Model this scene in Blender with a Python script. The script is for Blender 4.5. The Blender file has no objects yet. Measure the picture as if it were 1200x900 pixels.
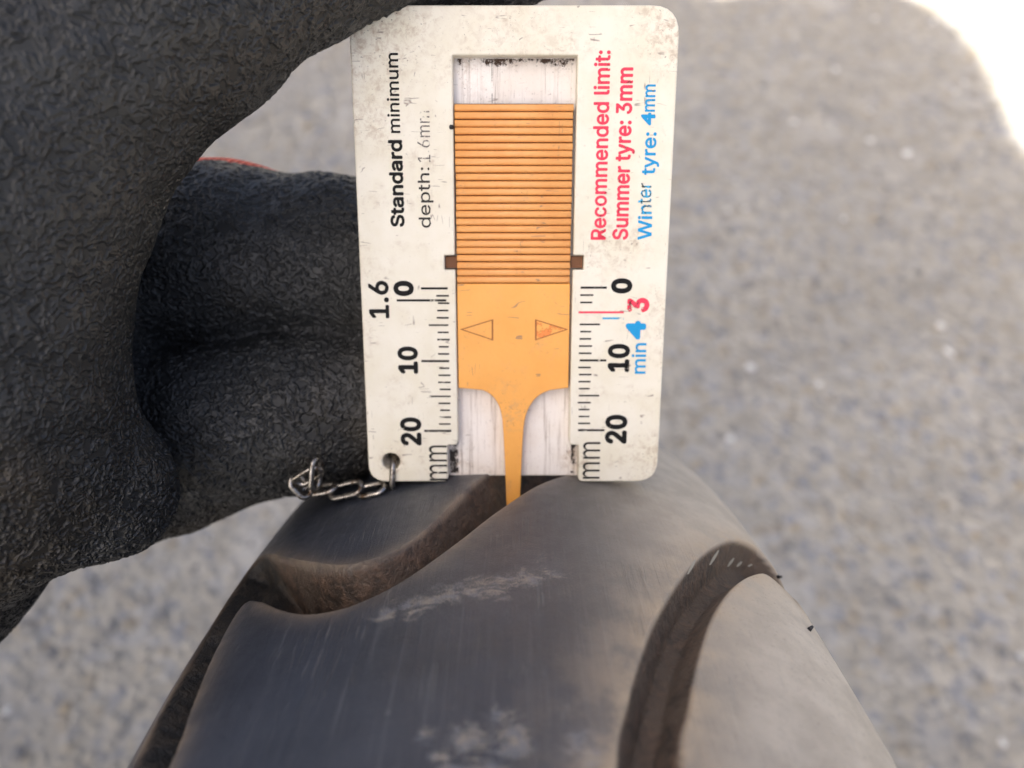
import bpy, bmesh, math, random
import numpy as np
from mathutils import Matrix, Vector
from mathutils.bvhtree import BVHTree

random.seed(4); rng = np.random.default_rng(4)
scn = bpy.context.scene
col = scn.collection

# ------------------------------------------------------------------ frame
# Local frame (millimetres): origin where the gauge stands on the tyre crown,
# X across the tyre, Y along the tread away from the viewer, Z out of the tread.
R_TYRE = 300.0
SLOPE = math.radians(38)
ROT = Matrix.Rotation(-SLOPE, 4, 'X')
M = Matrix.Translation(Vector((0, 0, .300)) - ROT @ Vector((0, 0, -R_TYRE * .001))) @ ROT
MR = np.array(ROT.to_3x3()); MT = np.array(M.translation)
def W(p):                                   # local mm -> world m
    return np.asarray(p, float) * .001 @ MR.T + MT

# ------------------------------------------------------------------ camera
F_PX = 924.0                                # focal length in pixels of the 1200 px wide photograph
PITCH = math.radians(12.8)
CAM = np.array([0.0, -106.7, 38.0])
FWD = np.array([0, math.cos(PITCH), -math.sin(PITCH)])
UP = np.array([0, math.sin(PITCH), math.cos(PITCH)])
RIGHT = np.array([1.0, 0, 0])
cd = bpy.data.cameras.new('camera'); cam = bpy.data.objects.new('camera', cd); col.objects.link(cam)
cd.sensor_width = 36; cd.lens = 36 * F_PX / 1200
cd.clip_start = .005; cd.clip_end = 300
cd.dof.use_dof = True; cd.dof.focus_distance = .095; cd.dof.aperture_fstop = cd.lens / 1.55
cam.matrix_world = Matrix.Translation(Vector(W(CAM))) @ ROT @ Matrix.Rotation(math.pi / 2 - PITCH, 4, 'X')
scn.camera = cam

# ------------------------------------------------------------------ light
SUN_EL = math.radians(50)
SUN_H = Vector((-.80, -.60, 0)).normalized()
SUN = Vector((SUN_H.x * math.cos(SUN_EL), SUN_H.y * math.cos(SUN_EL), math.sin(SUN_EL)))
wd = bpy.data.worlds.new('World'); scn.world = wd; wd.use_nodes = True
wn = wd.node_tree.nodes; bg = wn['Background']
sky = wn.new('ShaderNodeTexSky'); sky.sky_type = 'NISHITA'; sky.sun_disc = False
sky.sun_elevation = SUN_EL; sky.sun_rotation = math.atan2(SUN_H.x, SUN_H.y)
sky.air_density = .65; sky.dust_density = 8.0; sky.ozone_density = .2
wd.node_tree.links.new(sky.outputs[0], bg.inputs[0]); bg.inputs[1].default_value = .07
sl = bpy.data.lights.new('sun', 'SUN'); sl.energy = 3.6; sl.angle = math.radians(.53); sl.color = (1, .93, .82)
so = bpy.data.objects.new('sun', sl); col.objects.link(so)
so.rotation_euler = SUN.to_track_quat('Z', 'Y').to_euler(); so.location = (-3, -3, 6)
vs = scn.view_settings
vs.view_transform = 'Standard'; vs.look = 'None'; vs.gamma = 1; vs.use_curve_mapping = False
vs.exposure = 2.47
scn.cycles.max_bounces = 8; scn.cycles.use_denoising = True

# ------------------------------------------------------------------ pixel helpers
def ray(px, py):
    return FWD + RIGHT * (px - 600) / F_PX + UP * (450 - py) / F_PX
def at(px, py, d):                          # point at depth d along the view
    return CAM + ray(px, py) * d
def on_gauge(px, py, y=0.0):                # point on the gauge face -> (x, z)
    r = ray(px, py); p = CAM + r * ((y - CAM[1]) / r[1]); return p[0], p[2]
def on_ground(px, py):
    o = W(CAM); d = MR @ ray(px, py); t = -o[2] / d[2]; return o + d * t

# ------------------------------------------------------------------ object helpers
def tag(o, label=None, cat=None, group=None, kind=None):
    for k, v in (('label', label), ('category', cat), ('group', group), ('kind', kind)):
        if v: o[k] = v
    return o
def empty(name, base, label, cat, group=None):
    o = bpy.data.objects.new(name, None); col.objects.link(o)
    o.empty_display_size = .01; o.location = base
    return tag(o, label, cat, group)
def origin(o):
    v = Vector(o.location)
    while o.parent: o = o.parent; v = v + Vector(o.location)
    return np.array(v)
def mesh_world(name, V, faces, mat, parent=None, smooth=True, me=None):
    V = np.asarray(V, float)
    if parent is not None: V = V - origin(parent)
    me = bpy.data.meshes.new(name)
    me.from_pydata(V.tolist(), [], [tuple(int(i) for i in f) for f in faces]) if not isinstance(faces, np.ndarray) else fill(me, V, faces)
    me.materials.append(mat)
    if smooth: me.polygons.foreach_set('use_smooth', np.ones(len(me.polygons), bool))
    me.update()
    o = bpy.data.objects.new(name, me); col.objects.link(o); o.parent = parent
    return o
def fill(me, V, F):                          # quads as an array
    n = len(F)
    me.vertices.add(len(V)); me.vertices.foreach_set('co', V.astype(np.float32).ravel())
    me.loops.add(n * 4); me.loops.foreach_set('vertex_index', F.astype(np.int32).ravel())
    me.polygons.add(n); me.polygons.foreach_set('loop_start', np.arange(n, dtype=np.int32) * 4)
    me.update(calc_edges=True)
def mesh(name, Vmm, faces, mat, parent=None, smooth=True):
    o = mesh_world(name, W(Vmm), faces, mat, parent, smooth)
    if 'plastic' in mat.name or 'ink' in mat.name or 'grit' in mat.name or 'soot' in mat.name:
        a_ = o.data.attributes.new('gpos', 'FLOAT_VECTOR', 'POINT'); a_.data.foreach_set('vector', np.asarray(Vmm, np.float32).ravel())
    return o
def bm_mesh(name, bm, mat, parent=None, smooth=True, local=True):
    V = np.array([v.co[:] for v in bm.verts]); bm.verts.index_update()
    F = [[v.index for v in f.verts] for f in bm.faces]; bm.free()
    return (mesh if local else mesh_world)(name, V, F, mat, parent, smooth)
def catmull(P, n=8, closed=False):
    P = np.asarray(P, float); m = len(P); out = []
    for i in range(m if closed else m - 1):
        g = (lambda k: P[k % m]) if closed else (lambda k: P[min(max(k, 0), m - 1)])
        a, b, c, d = g(i - 1), g(i), g(i + 1), g(i + 2)
        for k in range(n):
            t = k / n
            out.append(.5 * (2 * b + (c - a) * t + (2 * a - 5 * b + 4 * c - d) * t * t + (3 * b - a - 3 * c + d) * t ** 3))
    if not closed: out.append(P[-1])
    return np.array(out)

# ------------------------------------------------------------------ materials
class N:
    def __init__(s, name):
        s.m = bpy.data.materials.new(name); s.m.use_nodes = True; s.t = s.m.node_tree
        s.b = s.t.nodes['Principled BSDF']; s.out = s.t.nodes['Material Output']
    def n(s, typ, **kw):
        x = s.t.nodes.new('ShaderNode' + typ)
        for k, v in kw.items():
            if k.startswith('i_'):
                x.inputs[k[2:].replace('_', ' ')].default_value = v
            else: setattr(x, k, v)
        return x
    def l(s, a, b): s.t.links.new(a, b); return s
    def coord(s, attr=None, scale=(1, 1, 1)):
        if attr: c = s.n('Attribute', attribute_name=attr).outputs['Vector']
        else: c = s.n('TexCoord').outputs['Object']
        mp = s.n('Mapping'); mp.inputs['Scale'].default_value = scale
        s.l(c, mp.inputs['Vector']); return mp.outputs[0]
    def fac_vec(s, attr): return s.n('Attribute', attribute_name=attr).outputs['Vector']
    def fac(s, attr): return s.n('Attribute', attribute_name=attr).outputs['Fac']
    def noise(s, co, scale, detail=4, rough=.55, typ='FBM', dist=0):
        x = s.n('TexNoise'); x.noise_type = typ
        x.inputs['Scale'].default_value = scale; x.inputs['Detail'].default_value = detail
        x.inputs['Roughness'].default_value = rough; x.inputs['Distortion'].default_value = dist
        if co: s.l(co, x.inputs['Vector'])
        return x.outputs[0]
    def ramp(s, v, lo, hi, a=0., b=1.):
        x = s.n('MapRange'); x.interpolation_type = 'SMOOTHSTEP'
        for i, q in zip((1, 2, 3, 4), (lo, hi, a, b)): x.inputs[i].default_value = q
        s.l(v, x.inputs[0]); return x.outputs[0]
    def math(s, op, a, b=None):
        x = s.n('Math'); x.operation = op
        for i, q in enumerate((a, b)):
            if q is None: continue
            if isinstance(q, (int, float)): x.inputs[i].default_value = q
            else: s.l(q, x.inputs[i])
        return x.outputs[0]
    def mix(s, f, a, b):
        x = s.n('Mix'); x.data_type = 'RGBA'
        for i, q in ((0, f), (6, a), (7, b)):
            if isinstance(q, (int, float)): x.inputs[i].default_value = q
            elif isinstance(q, tuple): x.inputs[i].default_value = (*q, 1)
            else: s.l(q, x.inputs[i])
        return x.outputs[2]
    def col(s, c):
        if isinstance(c, tuple): s.b.inputs['Base Color'].default_value = (*c, 1)
        else: s.l(c, s.b.inputs['Base Color'])
        return s
    def rough(s, r):
        if isinstance(r, (int, float)): s.b.inputs['Roughness'].default_value = r
        else: s.l(r, s.b.inputs['Roughness'])
        return s
    def bump(s, h, dist, strength=1.0):
        x = s.n('Bump'); x.inputs['Distance'].default_value = dist; x.inputs['Strength'].default_value = strength
        s.l(h, x.inputs['Height']); s.l(x.outputs[0], s.b.inputs['Normal']); return s

def mat_simple(name, c, rough=.5, metal=0.0):
    m = N(name); co = m.coord(); nz = m.noise(co, 60)
    dark = tuple(x * .8 for x in c)
    m.col(m.mix(m.ramp(nz, .3, .7), dark, c)).rough(rough); m.b.inputs['Metallic'].default_value = metal
    return m.m

def mat_asphalt():
    m = N('asphalt'); co = m.coord()
    big = m.noise(co, 3.0, 5); mid = m.noise(co, 45, 5, .65)
    v = m.n('TexVoronoi'); v.inputs['Scale'].default_value = 110; m.l(co, v.inputs['Vector'])
    c = m.mix(m.ramp(mid, .3, .7), (.235, .220, .187), (.345, .325, .28))
    sep = m.n('SeparateColor'); m.l(v.outputs['Color'], sep.inputs[0])
    c = m.mix(m.ramp(sep.outputs[0], .72, .9, 0, .75), c, (.28, .28, .275))
    c = m.mix(m.ramp(sep.outputs[1], .84, .92, 0, .7), c, (.17, .18, .205))
    c = m.mix(m.ramp(sep.outputs[2], .88, .95, 0, .6), c, (.24, .20, .14))
    c = m.mix(m.ramp(big, .42, .68, 0, .45), c, (.20, .185, .155))
    c = m.mix(m.ramp(m.noise(co, 11, 4, .6), .5, .7, 0, .5), c, (.19, .187, .18))
    c = m.mix(m.ramp(m.noise(co, 7.3, 5, .6, dist=.5), .56, .72, 0, .55), c, (.42, .41, .385))
    h = m.math('ADD', m.ramp(v.outputs['Distance'], .0, .7, 1, 0), m.math('MULTIPLY', mid, .6))
    m.col(c).rough(.82).bump(h, .004, .8); return m.m

def mat_stone():
    m = N('stone_chips'); c = m.n('Attribute', attribute_name='chip').outputs['Color']
    co = m.coord(); nz = m.noise(co, 300, 3)
    x = m.n('Mix'); x.data_type = 'RGBA'; x.blend_type = 'MULTIPLY'; x.inputs[0].default_value = .5
    m.l(c, x.inputs[6]); m.l(nz, x.inputs[7]); m.col(x.outputs[2]).rough(.6); return m.m

def mat_tyre():
    m = N('tyre_rubber')
    s = m.coord('surf'); fine = m.noise(m.coord(), 600, 4, .7)          # surf is in cm
    grain = m.noise(s, 45, 3, .7)
    streak = m.noise(m.coord('surf', (14, .35, 1)), 1.0, 5, .7)
    cross = m.noise(m.coord('surf', (.6, 18, 1)), 1.0, 4, .7)
    cloud = m.noise(s, .55, 5, .6); cloud2 = m.noise(m.coord(), 170, 6, .65)
    base = m.mix(m.ramp(cloud, .3, .7), (.026, .030, .040), (.044, .051, .067))
    base = m.mix(m.ramp(streak, .52, .75, 0, .45), base, (.105, .112, .125))
    base = m.mix(m.ramp(cross, .6, .8, 0, .2), base, (.09, .085, .08))
    groove, edge, dust_and_light, scuff = m.fac('groove'), m.fac('edge'), m.fac('dust_and_light'), m.fac('scuff')
    # dust film, also along the groove lips; one shoulder painted paler for its light too
    dcol = m.mix(m.ramp(cloud2, .35, .65), (.49, .43, .345), (.57, .51, .42))
    dfac = m.math('MULTIPLY', dust_and_light, m.ramp(m.math('ADD', m.math('MULTIPLY', cloud2, .6), m.math('MULTIPLY', fine, .5)), .3, .75, .80, 1.0))
    base = m.mix(dfac, base, dcol)
    efac = m.math('MULTIPLY', edge, m.ramp(cloud2, .35, .6, .25, .85))
    base = m.mix(efac, base, (.42, .32, .21))
    # brown earth inside the grooves
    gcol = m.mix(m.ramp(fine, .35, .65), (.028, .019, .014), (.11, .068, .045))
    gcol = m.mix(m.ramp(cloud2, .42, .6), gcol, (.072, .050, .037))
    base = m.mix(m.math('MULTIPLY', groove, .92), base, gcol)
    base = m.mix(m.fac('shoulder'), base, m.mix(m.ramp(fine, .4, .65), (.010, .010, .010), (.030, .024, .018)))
    # chalky scuffs
    sn = m.math('ADD', m.math('MULTIPLY', m.noise(m.coord('surf', (1, 1.6, 1)), 3, 5, .7, dist=.8), .55), m.math('MULTIPLY', m.noise(m.coord('surf', (2.2, 1, 1)), 38, 4, .78), .5))
    sf = m.math('MULTIPLY', m.ramp(m.math('ADD', sn, m.math('MULTIPLY', scuff, .25)), .72, .80), m.ramp(scuff, .02, .25))
    base = m.mix(m.math('MULTIPLY', sf, .62), base, m.mix(m.ramp(fine, .4, .6), (.20, .21, .23), (.34, .30, .24)))
    sp = m.ramp(m.noise(s, 16, 2, .5), .74, .78)
    base = m.mix(m.math('MULTIPLY', sp, .35), base, (.015, .015, .015))
    pits = m.math('MULTIPLY', m.ramp(m.noise(s, 17, 5, .75), .55, .68), m.math('MULTIPLY', dust_and_light, .42))
    base = m.mix(pits, base, (.15, .13, .115))
    lights = m.ramp(m.noise(s, 21, 3, .6), .68, .74)
    base = m.mix(m.math('MULTIPLY', lights, m.ramp(cloud2, .4, .62, .08, .5)), base, (.30, .28, .25))
    scratches = None
    for rot, sc, lo in ((.05, (9, .22, 1), .50), (1.45, (7, .3, 1), .56), (.6, (6, .35, 1), .58), (-.75, (6, .3, 1), .58), (.02, (22, .3, 1), .47)):
        mp = m.n('Mapping'); mp.inputs['Rotation'].default_value = (0, 0, rot); mp.inputs['Scale'].default_value = sc
        m.l(m.fac_vec('surf'), mp.inputs[0])
        line = m.math('ABSOLUTE', m.math('SUBTRACT', m.noise(mp.outputs[0], 1.0, 1, .4), .5))
        q = m.math('MULTIPLY', m.ramp(line, 0, .012, 1, 0), m.ramp(m.noise(s, .9 + rot * .2, 3, .6), lo, lo + .12))
        scratches = q if scratches is None else m.math('MAXIMUM', scratches, q)
    base = m.mix(m.math('MULTIPLY', m.math('MULTIPLY', scratches, m.ramp(groove, 0, .3, 1, 0)), .2), base, (.26, .26, .26))
    m.col(base)
    r = m.math('ADD', m.ramp(fine, .3, .7, .30, .43), m.math('MULTIPLY', m.math('ADD', dfac, groove), .3))
    m.rough(r)
    h = m.math('ADD', m.math('MULTIPLY', grain, .35), m.math('ADD', m.math('MULTIPLY', streak, .55), m.math('MULTIPLY', m.math('MULTIPLY', fine, m.ramp(groove, 0, 1, .2, 3)), 1.0)))
    m.bump(m.math('SUBTRACT', h, m.math('MULTIPLY', scratches, .25)), .00026, .9); return m.m

def mat_glove():
    m = N('crinkled_latex'); co = m.coord()
    big = m.noise(co, 28, 3); mid = m.noise(co, 120, 4)
    w = m.n('VectorMath'); w.operation = 'MULTIPLY_ADD'
    nv = m.n('TexNoise'); nv.inputs['Scale'].default_value = 420; nv.inputs['Detail'].default_value = 2; m.l(co, nv.inputs['Vector'])
    m.l(nv.outputs['Color'], w.inputs[0]); w.inputs[1].default_value = (.0017,) * 3; m.l(co, w.inputs[2])
    rid = m.noise(w.outputs[0], 720, 2, .5, 'FBM')
    ridge = m.math('ABSOLUTE', m.math('SUBTRACT', rid, .5))           # folded noise makes worm-like wrinkles
    ridge = m.ramp(ridge, 0.0, .16, 1, 0)
    amp = m.ramp(big, .35, .65, .55, 1.0)
    hgt = m.math('MULTIPLY', ridge, amp)
    c = m.mix(m.ramp(mid, .3, .7), (.0095, .0105, .011), (.019, .0205, .021))
    c = m.mix(m.math('MULTIPLY', ridge, .15), c, (.050, .050, .048))
    c = m.mix(m.ramp(m.noise(co, 22, 4), .52, .72, 0, .6), c, (.075, .055, .030))
    m.col(c).rough(m.ramp(ridge, 0, 1, .62, .44))
    dn = m.n('Displacement'); dn.inputs['Scale'].default_value = .00041; dn.inputs['Midlevel'].default_value = .5
    m.l(hgt, dn.inputs['Height']); m.l(dn.outputs[0], m.out.inputs['Displacement'])
    m.m.displacement_method = 'BOTH'; return m.m

def mat_knit():
    m = N('coral_knit'); co = m.coord(scale=(1, 1, 1))
    w = m.n('TexWave'); w.inputs['Scale'].default_value = 320; m.l(co, w.inputs['Vector'])
    m.col(m.mix(m.ramp(w.outputs[1], .2, .8), (.55, .07, .04), (.80, .16, .10))).rough(.9).bump(w.outputs[1], .0004); return m.m

def mat_plastic(name, c, c2, dirt=.5, speck=.6, streaks=False, spots=(), cell=None):
    """moulded plastic; 'gpos' holds the position on the gauge in mm, spots are (x, z, radius, strength) of handled, grimy places"""
    m = N(name); co = m.coord('gpos')
    cl = m.noise(co, .16, 4, .6)
    base = m.mix(m.ramp(cl, .35, .7), c, c2)
    mask = None
    for x, z, r, k in spots:
        mp = m.n('VectorMath'); mp.operation = 'DISTANCE'; fl = m.coord('gpos', (1, 0, 1)); m.l(fl, mp.inputs[0]); mp.inputs[1].default_value = (x, 0, z)
        q = m.ramp(mp.outputs['Value'], 0, r, k, 0); mask = q if mask is None else m.math('MAXIMUM', mask, q)
    smear = m.ramp(m.noise(co, .8, 7, .75, dist=.4), .43, .66)
    wide = m.ramp(m.noise(co, .22, 3), .48, .75, 0, .5)
    dm = m.math('ADD', wide, mask) if mask is not None else wide
    base = m.mix(m.math('MULTIPLY', m.math('MULTIPLY', smear, dm), dirt), base, (.38, .265, .175))
    sp = m.ramp(m.noise(co, 2.6, 3, .65), .62, .69, 0, speck)
    base = m.mix(m.math('MULTIPLY', sp, m.math('MULTIPLY', m.math('ADD', dm, .12), 1.5)), base, (.07, .045, .035))
    fs = m.ramp(m.noise(co, 5.5, 2, .6), .70, .75, 0, speck * .7)
    base = m.mix(fs, base, (.10, .075, .06))
    for rot, sc, lo in ((.5, (.05, 1, .55), .60), (-.9, (.6, 1, .06), .62), (.15, (.16, 1, .35), .63), (1.45, (.05, 1, .5), .63)):
        mp = m.n('Mapping'); mp.inputs['Rotation'].default_value = (0, rot, 0); mp.inputs['Scale'].default_value = sc
        m.l(co, mp.inputs[0])
        line = m.math('ABSOLUTE', m.math('SUBTRACT', m.noise(mp.outputs[0], 1.0, 2, .4), .5))
        lf = m.math('MULTIPLY', m.ramp(line, 0, .010, .75, 0), m.ramp(m.noise(co, .33 + .07 * rot, 2), lo, lo + .05))
        base = m.mix(lf, base, (.17, .125, .10))
    if streaks:
        st = m.noise(m.coord('gpos', (1.1, 1, .035)), 1.6, 6, .75)
        base = m.mix(m.ramp(st, .50, .74, 0, .85), base, (.24, .17, .125))
        st2 = m.noise(m.coord('gpos', (3.5, 1, .09)), 1.0, 5, .75)
        base = m.mix(m.ramp(st2, .60, .72, 0, .6), base, (.14, .10, .08))
    m.col(base).rough(m.ramp(cl, .3, .7, .36, .5))
    m.bump(m.noise(co, 1.4, 4), .00005, .6); return m.m

def mat_ink(name, c, wear, fade=None):
    """print that is worn through in places; fade = (axis, from, to) lets it thin out along one direction"""
    m = N(name); co = m.coord('gpos')
    nz = m.math('ADD', m.math('MULTIPLY', m.noise(co, 1.6, 5, .75), .6), m.math('MULTIPLY', m.noise(co, .35, 3), .4))
    if fade:
        sx = m.n('SeparateXYZ'); m.l(co, sx.inputs[0]); nz = m.math('ADD', nz, m.ramp(sx.outputs[fade[0]], fade[1], fade[2], 0, .30))
    m.col(c).rough(.6); m.b.inputs['Specular IOR Level'].default_value = .15
    t = m.n('BsdfTransparent'); mx = m.n('MixShader')
    m.l(m.ramp(nz, wear - .03, wear + .04, 1, 0), mx.inputs[0])
    m.l(t.outputs[0], mx.inputs[1]); m.l(m.b.outputs[0], mx.inputs[2])
    m.l(mx.outputs[0], m.out.inputs['Surface']); return m.m

def mat_steel():
    m = N('tarnished_steel'); co = m.coord(); nz = m.noise(co, 900, 4)
    m.b.inputs['Metallic'].default_value = 1
    m.col(m.mix(m.ramp(nz, .5, .68), (.38, .36, .33), (.09, .06, .038))).rough(m.ramp(nz, .3, .7, .22, .5)); return m.m

MT_asphalt = mat_asphalt(); MT_tyre = mat_tyre(); MT_glove = mat_glove(); MT_knit = mat_knit()
MT_white = mat_plastic('cream_plastic', (.77, .735, .625), (.72, .675, .54), .85, .6, False,
                       ((-20, 61, 15, 1.0), (-19, 49, 7, .6), (20.5, 60, 9, .8), (0, 60, 14, .35), (14, 33, 7, .6), (20.5, 22, 7, .45), (20, 3, 6, .7), (-17.15, 2.4, 3.2, 1.0), (9.5, 2, 3, .6), (-20, 30, 4, .4), (-8.5, 55, 4, .4)))
MT_back = mat_plastic('channel_plastic', (.83, .79, .745), (.76, .70, .63), .7, .9, True, ((0, 57, 3.2, 1.0), (-6, 57, 3.5, 1.0), (6, 57, 3.2, 1.0), (-8.6, 1, 4, 1.0), (8.8, 2, 3, 1.0)))
MT_orange = mat_plastic('orange_plastic', (.85, .40, .085), (.81, .37, .075), .5, .35, False, ((0, 9, 4, 1.0), (4.5, 19, 3, .6), (-1, 13, 3, .5)))
MT_rib = mat_plastic('orange_rib_plastic', (.78, .38, .12), (.74, .33, .095), .5, .5, False, ((-7.4, 40, 3, .6),))
MT_gap = mat_simple('groove_grime', (.075, .033, .014), .85)
MT_tab = mat_simple('tab_brown', (.16, .065, .025), .7)
MT_black = mat_ink('black_ink', (.009, .009, .009), .59)
MT_blackworn = mat_ink('worn_black_ink', (.05, .047, .042), .535)
MT_red = mat_ink('red_ink', (.78, .06, .11), .575)
MT_blue = mat_ink('blue_ink', (.02, .30, .62), .58)
MT_blueworn = mat_ink('worn_blue_ink', (.04, .36, .64), .52)
MT_steel = mat_steel()
MT_alloy = mat_simple('dark_alloy', (.05, .05, .055), .4, .8)
MT_metal = mat_simple('grey_metal', (.35, .36, .37), .45, .3)
MT_sleeve = mat_simple('navy_sleeve', (.03, .035, .05), .9)

# ------------------------------------------------------------------ ground
g = bmesh.new(); bmesh.ops.create_grid(g, x_segments=2, y_segments=2, size=80)
ground = bm_mesh('ground', g, MT_asphalt, None, False, False); tag(ground, kind='structure')
# stone chips standing proud of the asphalt binder
ico = bmesh.new(); bmesh.ops.create_icosphere(ico, subdivisions=1, radius=1)
iv = np.array([v.co[:] for v in ico.verts]); inf = np.array([[v.index for v in f.verts] for f in ico.faces]); ico.free()
NS = 16000
xy = np.stack([rng.uniform(-1.3, 1.5, NS), rng.uniform(-.15, 1.9, NS)], 1)
rad = rng.gamma(2.2, .0013, NS) + .0007
rad = np.minimum(rad, .0075)
ang = rng.uniform(0, 2 * np.pi, NS)
st = iv[None] * (1 + rng.normal(0, .16, (NS, 12, 3))) * np.stack([rad, rad * rng.uniform(.6, 1, NS), rad * .45], 1)[:, None]
ca, sa = np.cos(ang)[:, None], np.sin(ang)[:, None]
sx = st[..., 0] * ca - st[..., 1] * sa + xy[:, :1]; sy = st[..., 0] * sa + st[..., 1] * ca + xy[:, 1:]
sv = np.stack([sx, sy, st[..., 2] + .0002], -1).reshape(-1, 3)
sf = (inf[None] + 12 * np.arange(NS)[:, None, None]).reshape(-1, 3)
me = bpy.data.meshes.new('stone_chips'); me.from_pydata(sv.tolist(), [], sf.tolist())
pal = np.array([(.285, .272, .243), (.385, .37, .33), (.20, .197, .19), (.68, .68, .66), (.22, .235, .27), (.34, .28, .19)])
pk = rng.choice(6, NS, p=(.385, .325, .185, .03, .04, .035))
cc = np.repeat(pal[pk], 12, 0); ca_ = me.color_attributes.new('chip', 'FLOAT_COLOR', 'POINT')
ca_.data.foreach_set('color', np.concatenate([cc, np.ones((len(cc), 1))], 1).astype(np.float32).ravel())
me.materials.append(mat_stone()); chips = bpy.data.objects.new('stone_chips', me); col.objects.link(chips)
tag(chips, 'grey, white and bluish stone chips bedded in the asphalt', 'gravel', kind='stuff')

# ------------------------------------------------------------------ canopy added out of frame, its outline shaped to cast the shade edge
H = 2.3
off = np.array([SUN_H.x, SUN_H.y]) * H / math.tan(SUN_EL)
edge_px = [(1280, 262), (1225, 220), (1195, 192), (1174, 165), (1160, 125), (1142, 82), (1112, 40), (1075, 12), (1030, -8), (970, -18), (910, -16), (866, -4), (836, 4), (800, -4)]
pts = [on_ground(*p)[:2] for p in edge_px]
far_y = max(p[1] for p in pts)
out = [np.array([pts[0][0] + .10, pts[0][1] - .12])] + pts
x = pts[-1][0]; k = 0
while x > -2.2:                                         # scalloped edge goes on along the same line
    for t in (.25, .5, .75, 1):
        out.append(np.array([x - .34 * t, pts[-1][1] + .11 * math.sin(math.pi * t)]))
    x -= .34
out += [np.array([-2.3, -1.6]), np.array([pts[0][0] + .10, -1.6])]
shade = empty('shade_caster', (off[0] - .6, off[1], 0), 'unseen grey scalloped panel on four posts, added to cast the shade', 'shade_caster')
bm = bmesh.new()
f = bm.faces.new([bm.verts.new((p[0] + off[0], p[1] + off[1], H)) for p in out])
r = bmesh.ops.extrude_face_region(bm, geom=[f]); bmesh.ops.translate(bm, verts=[v for v in r['geom'] if isinstance(v, bmesh.types.BMVert)], vec=(0, 0, .03))
bmesh.ops.recalc_face_normals(bm, faces=bm.faces)
bm_mesh('shade_panel', bm, MT_metal, shade, False, False)
for px_, py_ in ((-2.2, -1.5), (-2.2, pts[-1][1] - .1), (pts[0][0] + .02, -1.5), (.35, pts[-1][1] - .1)):
    bm = bmesh.new(); bmesh.ops.create_cone(bm, cap_ends=True, segments=16, radius1=.03, radius2=.03, depth=H)
    bmesh.ops.translate(bm, verts=bm.verts, vec=(px_ + off[0], py_ + off[1], H / 2 - .001)); bm_mesh('shade_post', bm, MT_metal, shade, True, False)

# ------------------------------------------------------------------ tyre
uu = np.linspace(0, 88, 4401); du = uu[1] - uu[0]
phi = np.minimum(np.cumsum((1 + 20 * (uu / 60) ** 4) / 80) * du, 1.78)
PX = np.cumsum(np.cos(phi)) * du; PH = np.cumsum(np.sin(phi)) * du
U_EDGE = 46.5
xs_mono = PX[uu <= 46.0]; hs_mono = PH[uu <= 46.0]
def drop(x): return np.interp(abs(x), xs_mono, hs_mono)
def on_tyre(px, py):                          # pixel -> (u, v) mm on the undented tyre surface
    d = ray(px, py); best = None
    for t in np.arange(40, 260, .25):
        p = CAM + d * t; ax = abs(p[0])
        if ax > xs_mono[-1]: gap = 5 + ax - xs_mono[-1]
        else: gap = math.hypot(p[1], p[2] + R_TYRE) - (R_TYRE - drop(ax))
        if best is None or gap < best[0]: best = (gap, p)
        if gap < 0: break
    p = best[1]; u = np.interp(abs(p[0]), xs_mono, uu[uu <= 46.0]) * (1 if p[0] >= 0 else -1)
    return u, R_TYRE * math.atan2(-p[1], p[2] + R_TYRE)
def path(px): return np.array([on_tyre(*p) for p in px])

A = path([(700, 530), (650, 532), (600, 541), (568, 558), (540, 582), (510, 612), (478, 637), (440, 655), (400, 664), (360, 660), (330, 653), (306, 653), (288, 664), (279, 682)])
B = path([(290, 704), (306, 704), (330, 716), (362, 720), (410, 710), (460, 687), (520, 648), (580, 603), (615, 578), (650, 561), (690, 552), (720, 545)])
S = path([(196, 905), (222, 835), (250, 768), (274, 722)])
S = np.concatenate([[[S[0][0] - .5, S[0][1] + 55], [S[0][0] - .2, S[0][1] + 25]], S])
SO = S[::-1] - np.array([6.2, 0]); SO[:, 0] = np.minimum(SO[:, 0], -38)
left = np.concatenate([catmull(np.concatenate([A, SO[:1] + [[.5, -4]], SO]), 6), catmull(np.concatenate([S, B]), 6)])
RO = path([(722, 900), (735, 822), (750, 770), (769, 724), (796, 680), (826, 648), (858, 632), (884, 640), (903, 660)])
RI = path([(903, 676), (884, 674), (860, 688), (838, 720), (821, 770), (809, 830), (800, 900)])
ROx = np.array([[RO[0][0] - 4, RO[0][1] + 40], [RO[0][0] - 1.5, RO[0][1] + 18]]); RIx = np.array([[RI[-1][0] - 1.5, RI[-1][1] + 18], [RI[-1][0] - 4, RI[-1][1] + 40]])
cap = np.array([[RO[-1][0] + 5, RO[-1][1] + 1], [RI[0][0] + 5, RI[0][1] + 2]])
right = np.concatenate([catmull(np.concatenate([ROx, RO, cap[:1]]), 6), catmull(np.concatenate([cap[1:], RI, RIx]), 6)])
def sdf(poly, Q):                              # positive inside
    dmin = np.full(len(Q), 1e9); ins = np.zeros(len(Q), bool)
    for i in range(len(poly)):
        a, b = poly[i - 1], poly[i]; e = b - a; L = e @ e
        if L < 1e-9: continue
        w = Q - a; t = np.clip(w @ e / L, 0, 1); dd = w - t[:, None] * e
        dmin = np.minimum(dmin, (dd * dd).sum(1))
        c = (a[1] > Q[:, 1]) != (b[1] > Q[:, 1])
        if e[1] != 0: ins ^= c & (Q[:, 0] < e[0] * (Q[:, 1] - a[1]) / e[1] + a[0])
    return np.where(ins, 1, -1) * np.sqrt(dmin)
def sst(x): x = np.clip(x, 0, 1); return x * x * (3 - 2 * x)

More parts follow.
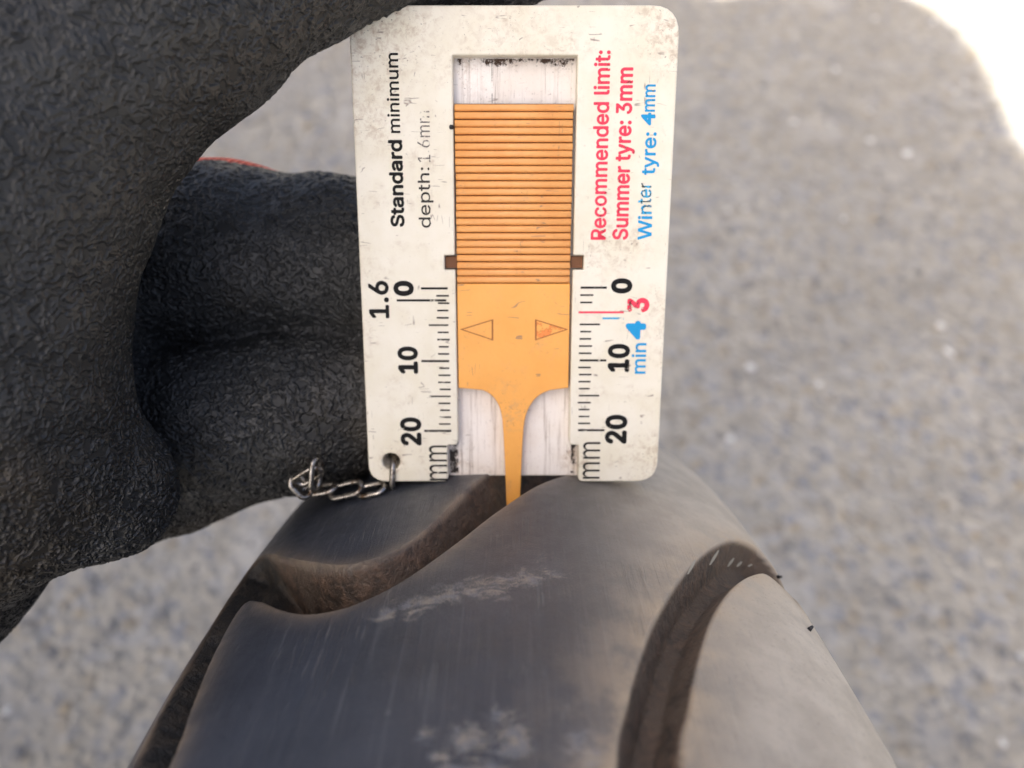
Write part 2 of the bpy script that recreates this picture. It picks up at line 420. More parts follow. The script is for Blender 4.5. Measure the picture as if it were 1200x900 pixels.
CIRC = 2 * math.pi * R_TYRE; PER = CIRC / 9
us = np.concatenate([np.linspace(-88, -50, 24)[:-1], np.arange(-50, 50.01, .22), np.linspace(50, 88, 24)[1:]])
vfine = np.arange(-95, 82, .23)
ncoarse = 500
vs_ = np.concatenate([vfine, np.linspace(vfine[-1] + 1, vfine[0] + CIRC - 1, ncoarse)])
UG, VG = np.meshgrid(us, vs_, indexing='ij')
uq = UG.ravel(); vq = VG.ravel()
vw = (vq + 95) % PER - 95 if False else np.where(vq > 115, (vq - 115) % PER + 115 - PER, vq)
Q = np.stack([uq, vw], 1)
dL = np.full(len(Q), -50.); dR = np.full(len(Q), -50.)
m = (uq < 25) & (uq > -52); dL[m] = sdf(left, Q[m])
m = (uq > 0) & (uq < 56); dR[m] = sdf(right, Q[m])
# lips are slightly rounded, walls steep, floors gently dished
wob = .07 * np.sin(vq * .35 + uq * .2)
def wall(d, w):                                # short rounded lip, straight wall, small fillet at the floor
    t = d / w; t = .5 * (t + np.sqrt(t * t + .0012)); q = 1 - t; return 1 - .5 * (q + np.sqrt(q * q + .012))
deepL = 6.3 * np.maximum(wall(dL + wob, 2.0), 0); deepR = 4.3 * np.maximum(wall(dR + wob, 1.7), 0) + .5 * sst((dR - 1.9) / 3)
narrow = 1 + .45 * sst((-uq - 8) / 12) - .85 * sst((-uq - 33) / 4)
deep = np.maximum(deepL * narrow, deepR)
bulge = .05 * np.sin(uq * .31 + vq * .11) + .03 * np.sin(uq * .7 - vq * .23)
sgn = np.sign(uq); au = abs(uq)
nx = np.interp(au, uu, np.sin(phi)) * sgn; nr = np.interp(au, uu, np.cos(phi))
lx = np.interp(au, uu, PX) * sgn - nx * (deep - bulge)
rr = R_TYRE - np.interp(au, uu, PH) - nr * (deep - bulge)
th = vq / R_TYRE
TV = np.stack([lx, -rr * np.sin(th), -R_TYRE + rr * np.cos(th)], 1)
nu, nv = UG.shape
idx = np.arange(nu * nv).reshape(nu, nv)
nxt = np.roll(idx, -1, 1)
TF = np.stack([idx[:-1], idx[1:], nxt[1:], nxt[:-1]], -1).reshape(-1, 4)[:, ::-1]

wheel = empty('motorcycle_wheel', (0, 0, 0), 'worn black motorcycle wheel with dusty tread and curved rain grooves', 'wheel')
tyre = mesh('tyre', TV, TF, MT_tyre, wheel)
tm = tyre.data
def fattr(name, arr):
    a = tm.attributes.new(name, 'FLOAT', 'POINT'); a.data.foreach_set('value', np.asarray(arr, np.float32))
dmax = np.maximum(dL, dR)
fattr('groove', sst((dmax + .05) / .32)); fattr('shoulder', sst((-uq - 33) / 3) * sst((dL + .05) / .32))
fattr('edge', np.exp(-np.maximum(-dL, 0) / 1.1) * .5 + np.exp(-np.maximum(-dR, 0) / 3.2) * .95)
fattr('dust_and_light', np.clip(.03 + .87 * sst((uq - 3) / 26) + .15 * sst((uq - 26) / 12) - .05 * sst((-uq - 5) / 25), 0, 1))  # dustier right shoulder, also painted paler for the light from that side
sc = np.zeros(len(uq))
for pxs, wid, k in (([(455, 722), (520, 696), (580, 690), (640, 672)], 3.2, 1.0), ([(545, 655), (600, 640), (660, 660)], 2.2, .55),
                    ([(500, 862), (530, 852)], 1.6, .9), ([(545, 868), (590, 852), (600, 870)], 3.0, 1.0), ([(520, 896), (580, 900)], 2.2, 1.0),
                    ([(668, 875), (700, 868), (690, 895)], 1.8, 1.0), ([(560, 760), (545, 720)], 1.2, .45), ([(715, 735), (720, 760)], .8, .5)):
    pp = path(pxs); d2 = np.full(len(uq), 1e9)
    for a, b in zip(pp[:-1], pp[1:]):
        w = Q - a; e = b - a; t = np.clip(w @ e / max(e @ e, 1e-6), 0, 1); dd = w - t[:, None] * e; d2 = np.minimum(d2, (dd * dd).sum(1))
    sc = np.maximum(sc, k * np.exp(-d2 / wid ** 2))
fattr('scuff', sc)
a = tm.attributes.new('surf', 'FLOAT_VECTOR', 'POINT'); a.data.foreach_set('vector', np.stack([uq * .1, vq * .1, 0 * uq], 1).astype(np.float32).ravel())
# rim, hub, spokes, valve
def lathe(profile, n=96):                      # profile of (x, radius) in mm about the axle
    P = np.array(profile); k = len(P); V = []; F = []
    for i in range(n):
        t = 2 * math.pi * i / n
        for xx, r_ in P: V.append((xx, -r_ * math.sin(t), -R_TYRE + r_ * math.cos(t)))
    for i in range(n):
        for j in range(k):
            F.append((i * k + j, i * k + (j + 1) % k, ((i + 1) % n) * k + (j + 1) % k, ((i + 1) % n) * k + j))
    return V, F
bead_r = R_TYRE - PH[-1]
V, F = lathe([(-33, bead_r + 6), (-30, bead_r + 6), (-27, bead_r - 6), (-10, bead_r - 22), (10, bead_r - 22), (27, bead_r - 6), (30, bead_r + 6), (33, bead_r + 6), (31, bead_r - 12), (12, bead_r - 30), (-12, bead_r - 30), (-31, bead_r - 12)])
mesh('rim', V, F, MT_alloy, wheel)
V, F = lathe([(-45, 9), (45, 9), (45, 22), (30, 34), (-30, 34), (-45, 22)], 48); mesh('hub', V, F, MT_alloy, wheel)
for i in range(5):
    t = 2 * math.pi * i / 5 + .3; V = []
    for r_, w_, d_ in ((30, 17, 14), (110, 12, 10), (bead_r - 26, 18, 11)):
        for a_, b_ in ((-1, -1), (1, -1), (1, 1), (-1, 1)):
            V.append((d_ * a_, -(r_ * math.sin(t) + w_ * b_ * math.cos(t)), -R_TYRE + r_ * math.cos(t) - w_ * b_ * math.sin(t)))
    F = [(0, 1, 2, 3)[::-1], (8, 9, 10, 11)] + [(s * 4 + j, s * 4 + (j + 1) % 4, s * 4 + 4 + (j + 1) % 4, s * 4 + 4 + j) for s in (0, 1) for j in range(4)]
    mesh('spoke', V, F, MT_alloy, wheel, False)

# pale scratches on the groove wall and rubber nibs on the shoulder, found on the built tyre surface
fm = bpy.data.meshes.new('tmp')
bvh = BVHTree.FromPolygons(W(TV).tolist(), TF.tolist())
def hit(px, py):
    h = bvh.ray_cast(Vector(W(CAM)), Vector(MR @ ray(px, py)).normalized())
    return h[0], h[1]
MT_chalk = mat_simple('pale_scratch', (.36, .34, .28), .7)
for (x0, y0), (x1, y1), wd_ in (((806, 673), (815, 656), 1.7), ((832, 662), (842, 645), 1.9), ((853, 664), (860, 654), 1.8), ((864, 664), (869, 658), 2.0), ((877, 664), (881, 661), 1.8)):
    L, Rr = [], []
    for i in range(7):
        t = i / 6; ww = wd_ * 2.0 * (.35 + .65 * math.sin(math.pi * min(max(t, .08), .92)))
        a_ = hit(x0 + (x1 - x0) * t - ww / 2, y0 + (y1 - y0) * t); b_ = hit(x0 + (x1 - x0) * t + ww / 2, y0 + (y1 - y0) * t)
        if a_[0] is None or b_[0] is None: continue
        view = (Vector(W(CAM)) - a_[0]).normalized() * .00012
        L.append(a_[0] + view); Rr.append(b_[0] + view)
    n = len(L)
    if n > 1: mesh_world('scratch', [tuple(v) for v in L + Rr], [(i, i + 1, n + i + 1, n + i) for i in range(n - 1)], MT_chalk, wheel)
for px_, py_ in ((912, 676), (948, 738)):
    h = None
    while h is None and px_ > 800: h = hit(px_, py_)[0]; px_ -= 1
    if h is None: continue
    nrm = hit(px_, py_)[1]; bm = bmesh.new(); bmesh.ops.create_cone(bm, cap_ends=True, segments=10, radius1=.0003, radius2=.00015, depth=.0007)
    bmesh.ops.transform(bm, verts=bm.verts, matrix=Matrix.Translation(h + nrm * .0003) @ nrm.to_track_quat('Z', 'Y').to_matrix().to_4x4())
    bm_mesh('rubber_nib', bm, MT_alloy, wheel, True, False)

# ------------------------------------------------------------------ tread depth gauge
gauge = empty('tread_depth_gauge', W((0, 2.5, 0)), 'cream plastic tyre tread depth gauge with orange slider standing on the tyre', 'gauge')
dg = lambda: bpy.context.evaluated_depsgraph_get()
def curve_mesh(cu):
    o = bpy.data.objects.new('tmp', cu); col.objects.link(o); bpy.context.view_layer.update()
    me = bpy.data.meshes.new_from_object(o.evaluated_get(dg())); bpy.data.objects.remove(o); bpy.data.curves.remove(cu)
    V = np.array([v.co[:] for v in me.vertices]); F = [tuple(p.vertices) for p in me.polygons]; bpy.data.meshes.remove(me)
    return V, F
def flat(name, loops, y0, y1, mat, parent, bevel=.2, res=2):
    cu = bpy.data.curves.new('c', 'CURVE'); cu.dimensions = '2D'; cu.fill_mode = 'BOTH'
    for lp in loops:
        sp = cu.splines.new('POLY'); sp.points.add(len(lp) - 1); sp.use_cyclic_u = True
        for q, p in zip(sp.points, lp): q.co = (p[0], p[1], 0, 1)
    cu.extrude = (y1 - y0) / 2 - bevel; cu.bevel_depth = bevel; cu.bevel_resolution = res; cu.offset = -bevel
    V, F = curve_mesh(cu)
    V = np.stack([V[:, 0], (y0 + y1) / 2 - V[:, 2], V[:, 1]], 1)
    o = mesh(name, V, F, mat, parent, False)
    o.data.polygons.foreach_set('use_smooth', np.ones(len(o.data.polygons), bool))
    for e in o.data.edges: pass
    o.data.set_sharp_from_angle(angle=math.radians(35))
    return o, V
def rounded(pts, n=6):                          # pts of (x, z, radius)
    out = []; m_ = len(pts)
    for i in range(m_):
        p = np.array(pts[i][:2]); r_ = pts[i][2]
        if r_ <= 0: out.append(p); continue
        a_ = np.array(pts[i - 1][:2]) - p; b_ = np.array(pts[(i + 1) % m_][:2]) - p
        la, lb = np.linalg.norm(a_), np.linalg.norm(b_); a_ /= la; b_ /= lb
        half = math.acos(np.clip(a_ @ b_, -1, 1)) / 2; t = min(r_ / math.tan(half), la * .49, lb * .49)
        s_, e_ = p + a_ * t, p + b_ * t
        for k in range(n + 1):
            q = k / n; out.append((1 - q) ** 2 * s_ + 2 * q * (1 - q) * p + q * q * e_)
    return out
TOP, BOT = 62.4, -.55
outline = rounded([(-20.5, TOP, 2.5), (21.1, TOP, 3.6), (20.7, BOT, 3.2), (9.4, BOT, .8), (9.4, 4.9, .3), (8.05, 4.9, .7), (8.15, 29.5, .25), (9.6, 29.5, .1), (9.6, 31.4, .1), (8.2, 31.4, .3),
                   (8.3, 56.5, .15), (-7.55, 56.5, .15), (-7.65, 31.4, .3), (-9.05, 31.4, .1), (-9.05, 29.5, .1), (-7.6, 29.5, .25), (-7.6, 4.9, .7), (-9.1, 4.9, .3), (-9.1, BOT, .8), (-20.4, BOT, 2.6)])
hx, hz = -17.15, 2.45
hole = [(hx + 1.25 * math.cos(t), hz + 1.25 * math.sin(t)) for t in np.linspace(0, 2 * math.pi, 28, endpoint=False)]
front, V = flat('front_plate', [outline, hole], 0, 2.2, MT_white, gauge, .22, 3)
bk = rounded([(-20.3, TOP - .2, 2.5), (20.9, TOP - .2, 3.6), (20.5, BOT + .1, 3.2), (9.9, BOT - .02, .02), (9.9, -.42, .1), (-9.6, -.42, .1), (-9.6, BOT - .02, .02), (-20.2, BOT + .1, 2.6)])
back, V = flat('back_plate', [bk, hole], 2.203, 4.6, MT_back, gauge, .15, 2)
# grit packed in the corner above the slider and a strip of dirt in the lower left of the channel
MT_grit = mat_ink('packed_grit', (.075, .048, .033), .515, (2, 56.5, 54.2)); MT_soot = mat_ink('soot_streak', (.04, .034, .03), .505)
def sheet(name, x0, x1, z0, z1, y, mat, parent, nx=2, nz=2):
    return mesh(name, [(x0, y, z0), (x1, y, z0), (x1, y, z1), (x0, y, z1)], [(0, 1, 2, 3)], mat, parent, False)
sheet('grit_stain', -7.4, 8.1, 52.6, 56.45, 2.19, MT_grit, gauge)
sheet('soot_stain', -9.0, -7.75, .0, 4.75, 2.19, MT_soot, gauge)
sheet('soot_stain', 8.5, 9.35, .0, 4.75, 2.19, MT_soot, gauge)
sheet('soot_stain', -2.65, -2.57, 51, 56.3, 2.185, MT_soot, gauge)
bm = bmesh.new(); bmesh.ops.create_icosphere(bm, subdivisions=2, radius=.32)
for v in bm.verts: v.co *= random.uniform(.8, 1.15)
gx, gz = on_gauge(529, 149); bmesh.ops.translate(bm, verts=bm.verts, vec=(gx, -.05, gz)); bm_mesh('grit_grain', bm, MT_alloy, gauge)

# slider
sx0, sx1 = -7.42, 7.85
zb = 13.15
pin = []
def pz(px, py): return on_gauge(px, py, .3)
lp = [pz(566, 457), pz(576, 463), pz(584, 474), pz(588, 488), pz(590, 510), pz(592, 550), pz(593, 576)]
rp = [pz(610, 576), pz(611, 550), pz(613, 510), pz(616, 488), pz(622, 474), pz(632, 463), pz(645, 457)]
lp = catmull(lp, 5); rp = catmull(rp, 5)
blade = [(sx0, 27.6), (sx0, zb)] + [tuple(p) for p in lp] + [(lp[-1][0] + .1, -4.6), (rp[0][0] - .1, -4.6)] + [tuple(p) for p in rp] + [(sx1, zb), (sx1, 27.6)]
slider, V = flat('slider', [blade[::-1]], .15, 1.9, MT_orange, gauge, .12, 2)
V0 = [(sx0, .75, 27.5), (sx1, .75, 27.5), (sx1 + .12, .75, 50.75), (sx0 - .05, .75, 50.75), (sx0, 1.9, 27.5), (sx1, 1.9, 27.5), (sx1 + .12, 1.9, 50.75), (sx0 - .05, 1.9, 50.75)]
mesh('grip_plate', V0, [(0, 1, 2, 3), (5, 4, 7, 6), (4, 5, 1, 0), (3, 2, 6, 7), (4, 0, 3, 7), (1, 5, 6, 2)], MT_gap, slider, False)
NR = 24; pitch = (50.72 - 27.65) / NR
rib_prof = []
hw = pitch * .452
for k in range(9):
    t = math.pi * k / 8; rib_prof.append((-hw * math.cos(t), -.62 * math.sin(t) ** .34 + .76))
for i in range(NR):
    z = 27.65 + pitch * (i + .5) + random.uniform(-.02, .02)
    xa, xb = sx0 + random.uniform(-.02, .05), sx1 + .004 * i + random.uniform(-.05, .02)
    V = [(x_, y_, z + z_) for x_ in (xa, xa + .12, xb - .12, xb) for z_, y_ in rib_prof]
    for j in (0, 3):
        for q in range(9): V[j * 9 + q] = (V[j * 9 + q][0], V[j * 9 + q][1] + .12 * (1 if 0 < q < 8 else 0), V[j * 9 + q][2])
    F = [(j * 9 + q, j * 9 + q + 1, j * 9 + 9 + q + 1, j * 9 + 9 + q) for j in range(3) for q in range(8)] + [tuple(range(9))[::-1], tuple(range(27, 36))]
    o = mesh('rib', V, [f_[::-1] for f_ in F], MT_rib, slider)
for xa_, xb_ in ((-8.98, sx0 - .05), (sx1 + .15, 9.53)):
    bm = bmesh.new(); bmesh.ops.create_cube(bm, size=1)
    bmesh.ops.scale(bm, verts=bm.verts, vec=(xb_ - xa_, .9, 1.55)); bmesh.ops.translate(bm, verts=bm.verts, vec=((xa_ + xb_) / 2, 1.3, 30.45))
    bm_mesh('side_tab', bm, MT_tab, slider, False)
MT_arrow = mat_simple('arrow_outline', (.32, .10, .025), .7)
def arrow(tip, b0, b1):
    P = np.array([on_gauge(*q, .15) for q in (tip, b0, b1)]); c_ = P.mean(0); In = c_ + (P - c_) * .86
    V = [(p[0], .13, p[1]) for p in P] + [(p[0], .13, p[1]) for p in In]
    mesh('arrow_mark', V, [(i, (i + 1) % 3, 3 + (i + 1) % 3, 3 + i) for i in range(3)], MT_arrow, slider, False)
Pa = [on_gauge(*q, .15) for q in ((664, 386), (628, 375), (628, 398))]
mesh('arrow_fill', [(p[0], .138, p[1]) for p in Pa], [(0, 1, 2)], mat_ink('arrow_tint_ink', (.85, .27, .08), .455), slider, False)
arrow((539, 386), (578, 374), (578, 399)); arrow((666, 386), (627, 374), (627, 399))

# printing
try:                                            # the sans serif that ships with Blender; the built-in one otherwise
    import os
    FONT = bpy.data.fonts.load(os.path.join(bpy.utils.system_resource('DATAFILES'), 'fonts', 'Inter.woff2'))
except Exception:
    FONT = None
def text(s, x0, x1, y0, y1, mat, bold=0.0, dy=-.03, spacing=1.0, plain=False):
    """letters read upwards; the box is given in photograph pixels on the gauge face"""
    cu = bpy.data.curves.new('t', 'FONT'); cu.body = s; cu.size = 1
    if FONT and not plain: cu.font = FONT
    cu.space_character = spacing; cu.resolution_u = 4
    V, F = curve_mesh(cu)
    ym = (y0 + y1) / 2; xm = (x0 + x1) / 2
    gx0, gx1 = on_gauge(x0, ym)[0], on_gauge(x1, ym)[0]; gz0, gz1 = on_gauge(xm, y1)[1], on_gauge(xm, y0)[1]
    mn, mx_ = V.min(0), V.max(0)
    tx = (V[:, 0] - mn[0]) / (mx_[0] - mn[0]); ty = (V[:, 1] - mn[1]) / (mx_[1] - mn[1])
    P = np.stack([gx1 - (gx1 - gx0) * ty, np.full(len(V), dy), gz0 + (gz1 - gz0) * tx], 1)
    if bold > 0:
        b_ = bold * (gz1 - gz0) / (mx_[0] - mn[0]); cx_, cz_ = (gx0 + gx1) / 2, (gz0 + gz1) / 2
        P[:, 0] = cx_ + (P[:, 0] - cx_) * (1 - 2 * b_ / abs(gx1 - gx0)); P[:, 2] = cz_ + (P[:, 2] - cz_) * (1 - 2 * b_ / abs(gz1 - gz0))
    if bold > 0:                                 # a thicker stroke: the same glyphs printed a few times, shifted by a hair
        sc_ = (gz1 - gz0) / (mx_[0] - mn[0]); n = len(P); Ps, Fs = [P], list(F)
        for k in range(8):
            a_ = 2 * math.pi * k / 8; Ps.append(P + np.array([math.cos(a_) * bold * sc_, -.0012 * (k + 1), math.sin(a_) * bold * sc_]))
            Fs += [tuple(i + n * (k + 1) for i in f_) for f_ in F]
        P, F = np.concatenate(Ps), Fs
    return mesh('lettering', P, F, mat, gauge, False)
text('Standard', 456, 473, 164, 266, MT_black, .026)
text('minimum', 453, 468, 62, 156, MT_black, .012)
text('depth:', 490, 508, 196, 267, MT_blackworn, .006)
text('1.6mm', 489, 504, 130, 190, mat_ink('faded_black_ink', (.13, .12, .11), .515), -.004)
text('Recommended limit:', 694, 713, 59, 281, MT_red, .02)
text('Summer tyre: 3mm', 720, 744, 79, 281, MT_red, .024)
text('tyre:', 753, 773, 155, 205, MT_blue, .016); text('4', 751, 768, 132, 147, MT_blue, .03, plain=True); text('mm', 756, 768, 99, 131, MT_blue, .014)
text('Wi', 747, 764, 253, 281, MT_blue, .016); text('n', 751, 764, 240, 251, MT_blueworn, .016); text('ter', 748, 764, 214, 239, mat_ink('rubbed_blue_ink', (.06, .40, .66), .47), .016)
text('0', 461, 485, 329, 347, MT_black, .036); text('10', 466, 490, 406, 438, MT_black, .036); text('20', 469, 494, 489, 522, MT_black, .036)
text('1.6', 432, 456, 329, 373, MT_black, .022)
text('mm', 503, 524, 522, 563, MT_black, -.012)
text('0', 716, 741, 326, 344, MT_black, .036); text('10', 712, 738, 403, 436, MT_black, .036); text('20', 709, 735, 486, 520, MT_black, .036)
text('3', 735, 761, 349, 366, MT_red, .036); text('4', 733, 757, 376, 398, MT_blue, .04, plain=True); text('min', 740, 757, 402, 438, MT_blue, .012)
text('mm', 683, 703, 518, 561, MT_black, -.012)
def ticks(name, items, mat):
    V, F = [], []
    for x0, x1, z, w in items:
        n0 = len(V); V += [(x0, -.028, z - w / 2), (x1, -.028, z - w / 2), (x1, -.028, z + w / 2), (x0, -.028, z + w / 2)]; F.append((n0, n0 + 1, n0 + 2, n0 + 3))
    mesh(name, V, F, mat, gauge, False)
L, Lw, Rt = [], [], []
for k in range(21):
    z = 27.0 - k * 1.0
    ra = -8.6 + .0 * k
    ln = {0: 3.7, 5: 2.75, 10: 3.9, 15: 2.9, 20: 3.75}.get(k, 1.55 + .12 * math.sin(k * 2.1))
    (Lw if k == 15 else L).append((ra - ln, ra + random.uniform(-.1, .1), z, .30 if ln > 3 else .23))
    if k in (3, 4): continue
    la = 9.25
    ln = {0: 3.55, 5: 2.75, 10: 3.75, 15: 2.9, 20: 3.75}.get(k, 1.65 + .1 * math.sin(k * 1.7))
    Rt.append((la + random.uniform(-.1, .1), la + ln, z + .1, .30 if ln > 3 else .23))
xa, za = on_gauge(465, 352); xb, _ = on_gauge(523, 352); L.append((xa, xb, za, .30))
ticks('scale_marks', L, MT_black); ticks('scale_marks', Lw, MT_blackworn); ticks('scale_marks', Rt, MT_black)
xa, za = on_gauge(678, 366); xb, _ = on_gauge(731, 366); ticks('scale_marks', [(xa, xb, za, .27)], MT_red)
xa, za = on_gauge(706, 373); xb, _ = on_gauge(731, 373); ticks('scale_marks', [(xa, xb, za, .25)], MT_blueworn)

# ------------------------------------------------------------------ chain
def link(parent, c, axis, nrm, length, width, wire):
    axis = np.array(axis, float); axis /= np.linalg.norm(axis); nrm = np.array(nrm, float); nrm -= axis * (nrm @ axis); nrm /= np.linalg.norm(nrm)
    sid = np.cross(nrm, axis); V, F = [], []; n, k = 36, 8
    st_ = (length - width) / 2
    for i in range(n):
        t = 2 * math.pi * i / n; r_ = width / 2 - wire
        a_, b_ = math.cos(t) * r_ + (st_ if math.cos(t) > 1e-9 else -st_ if math.cos(t) < -1e-9 else 0), math.sin(t) * r_
        o_ = np.array(c) + axis * a_ + sid * b_; dirn = axis * math.cos(t) + sid * math.sin(t)
        for j in range(k):
            q = 2 * math.pi * j / k; V.append(o_ + dirn * wire * math.cos(q) + nrm * wire * math.sin(q))
    for i in range(n):
        for j in range(k): F.append((i * k + j, ((i + 1) % n) * k + j, ((i + 1) % n) * k + (j + 1) % k, i * k + (j + 1) % k))
    mesh('link', V, F, MT_steel, parent)
h3 = np.array([hx, 2.0, hz])
chain = empty('key_chain', W(h3), 'thin tarnished steel chain looped through the gauge corner hole', 'chain')
def P(px, py, d): return at(px, py, d)
e1a, e1b = P(461, 536, 112.6), P(454, 576, 111.4)
def span(pa, pb, nrm, wid, wire=.41, ext=.45):
    a_, b_ = np.array(pa), np.array(pb); ax = b_ - a_; link(chain, (a_ + b_) / 2, ax, nrm, np.linalg.norm(ax) + 2 * ext, wid, wire)
# the ring through the plate stands edge-on: one side in front of the plate, one behind
link(chain, np.array([hx, 2.25, -.05]), (-.05, 0, -1), (1, .05, -.05), 6.4, 6.3, .44)
cv = lambda r_, u_, f_: RIGHT * r_ + UP * u_ + FWD * f_
span(P(450, 571, 112.5), P(421, 577, 113), cv(.35, .75, -.55), 2.9)
span(P(423, 570, 113), P(388, 578, 114), cv(-.15, .55, -.75), 2.9)
span(P(393, 571, 114), P(352, 577, 115.5), cv(.1, .85, -.5), 2.9)
span(P(362, 580, 113.5), P(343, 560, 112.5), cv(.6, -.1, -.7), 2.8)
span(P(347, 566, 112.5), P(374, 550, 111), cv(.55, -.3, -.7), 2.9)
span(P(369, 572, 112), P(371, 538, 111), cv(.9, .1, -.4), 2.8)
span(P(371, 547, 112), P(366, 530, 117), cv(.3, .5, -.4), 2.6)

# ------------------------------------------------------------------ gloved hand
def cone_sdf(G, a, b, ra, rb):
    a, b = np.array(a), np.array(b); e = b - a; L = e @ e
    w = G - a; t = np.clip((w @ e) / L, 0, 1)
    return np.linalg.norm(w - t[..., None] * e, axis=-1) - (ra + (rb - ra) * t)
def smin(a, b, k):
    h = np.clip(.5 + .5 * (b - a) / k, 0, 1); return b + (a - b) * h - k * h * (1 - h)
def chain_sdf(G, pts, k=2.5):
    d = None
    for (a, ra), (b, rb) in zip(pts[:-1], pts[1:]):
        s_ = cone_sdf(G, a, b, ra, rb); d = s_ if d is None else smin(d, s_, k)
    return d
def surface_nets(D, org, h):
    nx_, ny_, nz_ = D.shape; S_ = D < 0
    cs = np.zeros((nx_ - 1, ny_ - 1, nz_ - 1, 3)); cn = np.zeros((nx_ - 1, ny_ - 1, nz_ - 1))
    corners = [(i, j, k) for i in (0, 1) for j in (0, 1) for k in (0, 1)]
    sl = lambda A_, c: A_[c[0]:nx_ - 1 + c[0], c[1]:ny_ - 1 + c[1], c[2]:nz_ - 1 + c[2]]
    for a in corners:
        for ax in range(3):
            if a[ax] == 1: continue
            b = list(a); b[ax] = 1; da, db = sl(D, a), sl(D, b); m_ = sl(S_, a) != sl(S_, b)
            t = np.where(m_, da / np.where(m_, da - db, 1), 0)
            for q in range(3): cs[..., q] += np.where(m_, a[q] + (t if q == ax else 0), 0)
            cn += m_
    act = cn > 0; ids = -np.ones(act.shape, int); ids[act] = np.arange(act.sum())
    ii = np.argwhere(act); V = (ii + cs[act] / cn[act][:, None]) * h + org; F = []
    for ax in range(3):
        o1, o2 = [q for q in range(3) if q != ax]
        sA = [slice(None)] * 3; sB = [slice(None)] * 3; sA[ax] = slice(0, -1); sB[ax] = slice(1, None)
        ch = S_[tuple(sA)] != S_[tuple(sB)]; fl = S_[tuple(sA)]
        E = np.argwhere(ch); E = E[(E[:, o1] > 0) & (E[:, o2] > 0) & (E[:, o1] < D.shape[o1] - 1) & (E[:, o2] < D.shape[o2] - 1)]
        if not len(E): continue
        fl = fl[tuple(E.T)]
        def cid(da, db):
            X = E.copy(); X[:, o1] += da; X[:, o2] += db; return ids[tuple(X.T)]
        q = np.stack([cid(-1, -1), cid(0, -1), cid(0, 0), cid(-1, 0)], 1)
        flip = fl if ax != 1 else ~fl
        q[~flip] = q[~flip][:, ::-1]; F.append(q)
    return V, np.concatenate(F)
C = lambda px, py, d, r: (at(px, py, d), r)
thumb = [C(640, -118, 102, 11.0), C(560, -122, 101.5, 12.8), C(455, -128, 99, 13.2), C(330, -105, 94, 14.0), C(165, 0, 88, 14.6), C(38, 95, 86, 16.0), C(-40, 230, 86, 17.5), C(-80, 395, 88, 18.3), C(-78, 515, 93, 18.5)]
heel = [C(-78, 515, 93, 18.5), C(-200, 588, 106, 27.5), C(-330, 640, 108, 27)]
knob = [C(20, 540, 96, 14), C(130, 576, 101, 8.2)]
index = [C(20, 300, 120, 17), C(110, 300, 123, 15.2), C(255, 302, 125.5, 14.1), C(380, 303, 126, 12.8), C(470, 330, 124.6, 12.2), C(560, 350, 123, 10.5)]
middle = [C(20, 485, 118, 16), C(130, 506, 120, 12.0), C(250, 497, 122, 12.0), C(345, 482, 124, 12.4), C(400, 468, 126, 12.0), C(480, 452, 126, 11.6), C(570, 430, 125, 10.2)]
ring = [C(20, 560, 116, 16), C(120, 566, 120, 10.5), C(200, 545, 126, 10.6), C(310, 502, 133, 11.0), C(420, 455, 137, 11.0), C(520, 430, 137, 10.0)]
little = [C(-20, 580, 122, 14), C(150, 545, 140, 10.0), C(280, 500, 148, 9.5), C(380, 470, 152, 8.6)]
palm = [C(-20, 350, 118, 24), C(-20, 500, 118, 24)]
allp = thumb + heel + index + middle + ring + little + palm
lo = np.min([p - r for p, r in allp], 0) - 4; hi = np.max([p + r for p, r in allp], 0) + 4
hh = .85
ax_ = [np.arange(lo[i], hi[i], hh) for i in range(3)]
G = np.stack(np.meshgrid(*ax_, indexing='ij'), -1)
dT = smin(chain_sdf(G, thumb, 5), chain_sdf(G, heel, 8), 9); dT = smin(dT, chain_sdf(G, knob, 3), 7)
dF = chain_sdf(G, index, 3); dF = smin(dF, chain_sdf(G, middle, 3), .3); dF = smin(dF, chain_sdf(G, ring, 3), 2.2); dF = smin(dF, chain_sdf(G, little, 3), 1.3)
dF = smin(dF, chain_sdf(G, palm, 3), 5)
# creases at the finger bends
D = smin(dT, dF, 1.0)
def crease(pts, width, depth):                 # a fold pressed into the rubber along a line
    e_ = None
    for a, b in zip(pts[:-1], pts[1:]):
        q = cone_sdf(G, at(*a), at(*b), 0, 0); e_ = q if e_ is None else np.minimum(e_, q)
    return depth * np.exp(-(e_ / width) ** 2)
D += crease([(165, 566, 111), (240, 566, 116), (320, 548, 121), (400, 520, 126)], 2.2, 2.0)
D += crease([(150, 330, 109), (152, 430, 108), (158, 520, 107)], 2.2, 1.4)
x_, y_, z_ = G[..., 0], G[..., 1], G[..., 2]
D += .28 * np.sin(.33 * x_ + .21 * z_ + 1.3 * np.sin(.11 * y_ + .17 * z_)) * np.sin(.19 * y_ - .27 * z_ + .4) + .16 * np.sin(.8 * x_ - .5 * z_ + 1.1 * np.sin(.3 * z_)) * np.sin(.6 * z_ + .37 * y_)
V, F = surface_nets(D, lo, hh)
hand = empty('gloved_hand', W(at(-190, 560, 106)), 'hand in black crinkled rubber work glove gripping the gauge from the side', 'hand')
shell = mesh('glove', V, F, MT_glove, hand)
bm = bmesh.new(); bm.from_mesh(shell.data); bmesh.ops.recalc_face_normals(bm, faces=bm.faces); bm.to_mesh(shell.data); bm.free()
sd = shell.modifiers.new('subdivision', 'SUBSURF'); sd.levels = 1; sd.render_levels = 1
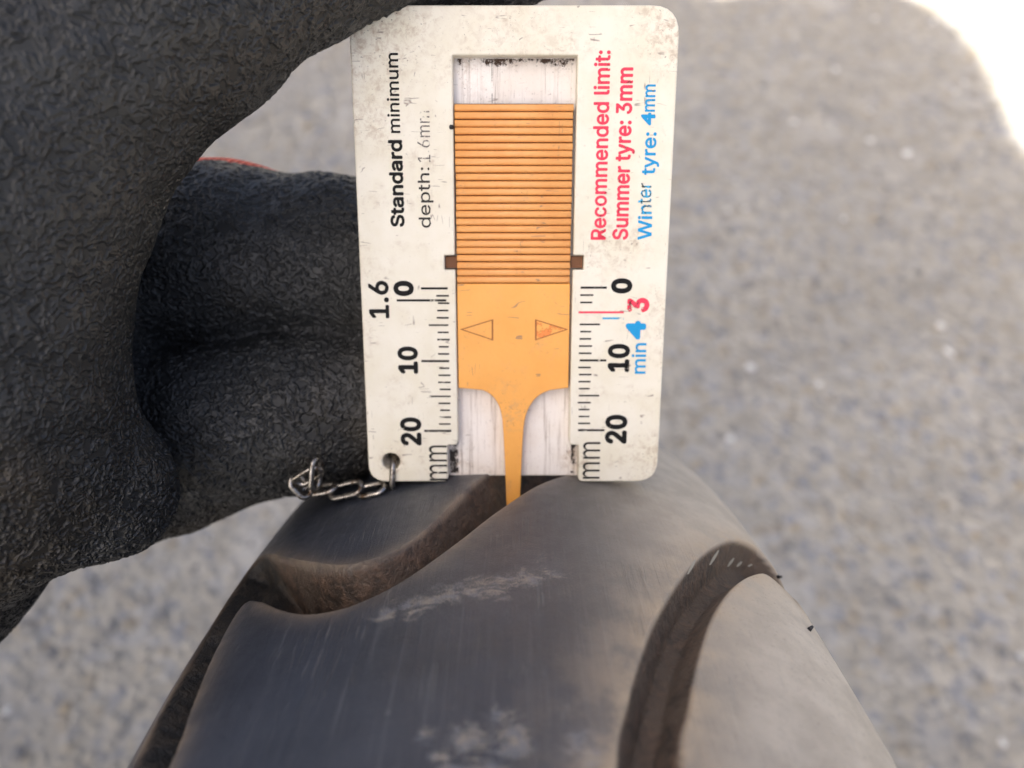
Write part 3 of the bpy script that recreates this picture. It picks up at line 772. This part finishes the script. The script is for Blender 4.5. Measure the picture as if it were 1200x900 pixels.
# coral knit of the glove's back shows along the top of the forefinger
bck = FWD * 3.6 + UP * 1.5
kn = [(at(-10, 296, 120) + bck, 15.6), (at(110, 296, 123) + bck, 14.9), (at(262, 301, 125.5) + bck, 14.0), (at(330, 306, 126) + bck, 12.6)]
lo2 = np.min([p - r for p, r in kn], 0) - 3; hi2 = np.max([p + r for p, r in kn], 0) + 3
ax2 = [np.arange(lo2[i], hi2[i], 1.2) for i in range(3)]
V, F = surface_nets(chain_sdf(np.stack(np.meshgrid(*ax2, indexing='ij'), -1), kn, 3), lo2, 1.2)
ko = mesh('knit_back', V, F, MT_knit, hand)
bm = bmesh.new(); bm.from_mesh(ko.data); bmesh.ops.recalc_face_normals(bm, faces=bm.faces); bm.to_mesh(ko.data); bm.free()
# cuff and sleeve run out of the picture
def tube(name, pts, mat, n=40):
    V, F = [], []; Pn = catmull(np.array([np.append(p, r) for p, r in pts]), 8)
    for i, q in enumerate(Pn):
        t = Pn[min(i + 1, len(Pn) - 1)][:3] - Pn[max(i - 1, 0)][:3]; t /= np.linalg.norm(t)
        s_ = np.cross(t, (0, 0, 1)); s_ /= np.linalg.norm(s_); w_ = np.cross(s_, t)
        for j in range(n):
            a_ = 2 * math.pi * j / n; rr_ = q[3] * (1 + .03 * math.sin(3 * a_ + i) + .03 * math.sin(i * 1.7))
            V.append(q[:3] + rr_ * (s_ * math.cos(a_) + w_ * math.sin(a_) * .85))
    for i in range(len(Pn) - 1):
        for j in range(n): F.append((i * n + j, i * n + (j + 1) % n, (i + 1) * n + (j + 1) % n, (i + 1) * n + j))
    F.append(tuple(range(n))); F.append(tuple(range((len(Pn) - 1) * n, len(Pn) * n))[::-1])
    o = mesh(name, V, F, mat, hand)
    b2 = bmesh.new(); b2.from_mesh(o.data); bmesh.ops.recalc_face_normals(b2, faces=b2.faces); b2.to_mesh(o.data); b2.free()
wr = at(-300, 632, 108)
tube('cuff', [(wr, 30), (wr + cv(-30, -6, -3), 33), (wr + cv(-55, -12, -8), 37)], MT_knit)
tube('sleeve', [(wr + cv(-45, -10, -6), 40), (wr + cv(-110, -28, -25), 46), (wr + cv(-200, -60, -60), 52), (wr + cv(-290, -100, -110), 58)], MT_sleeve)
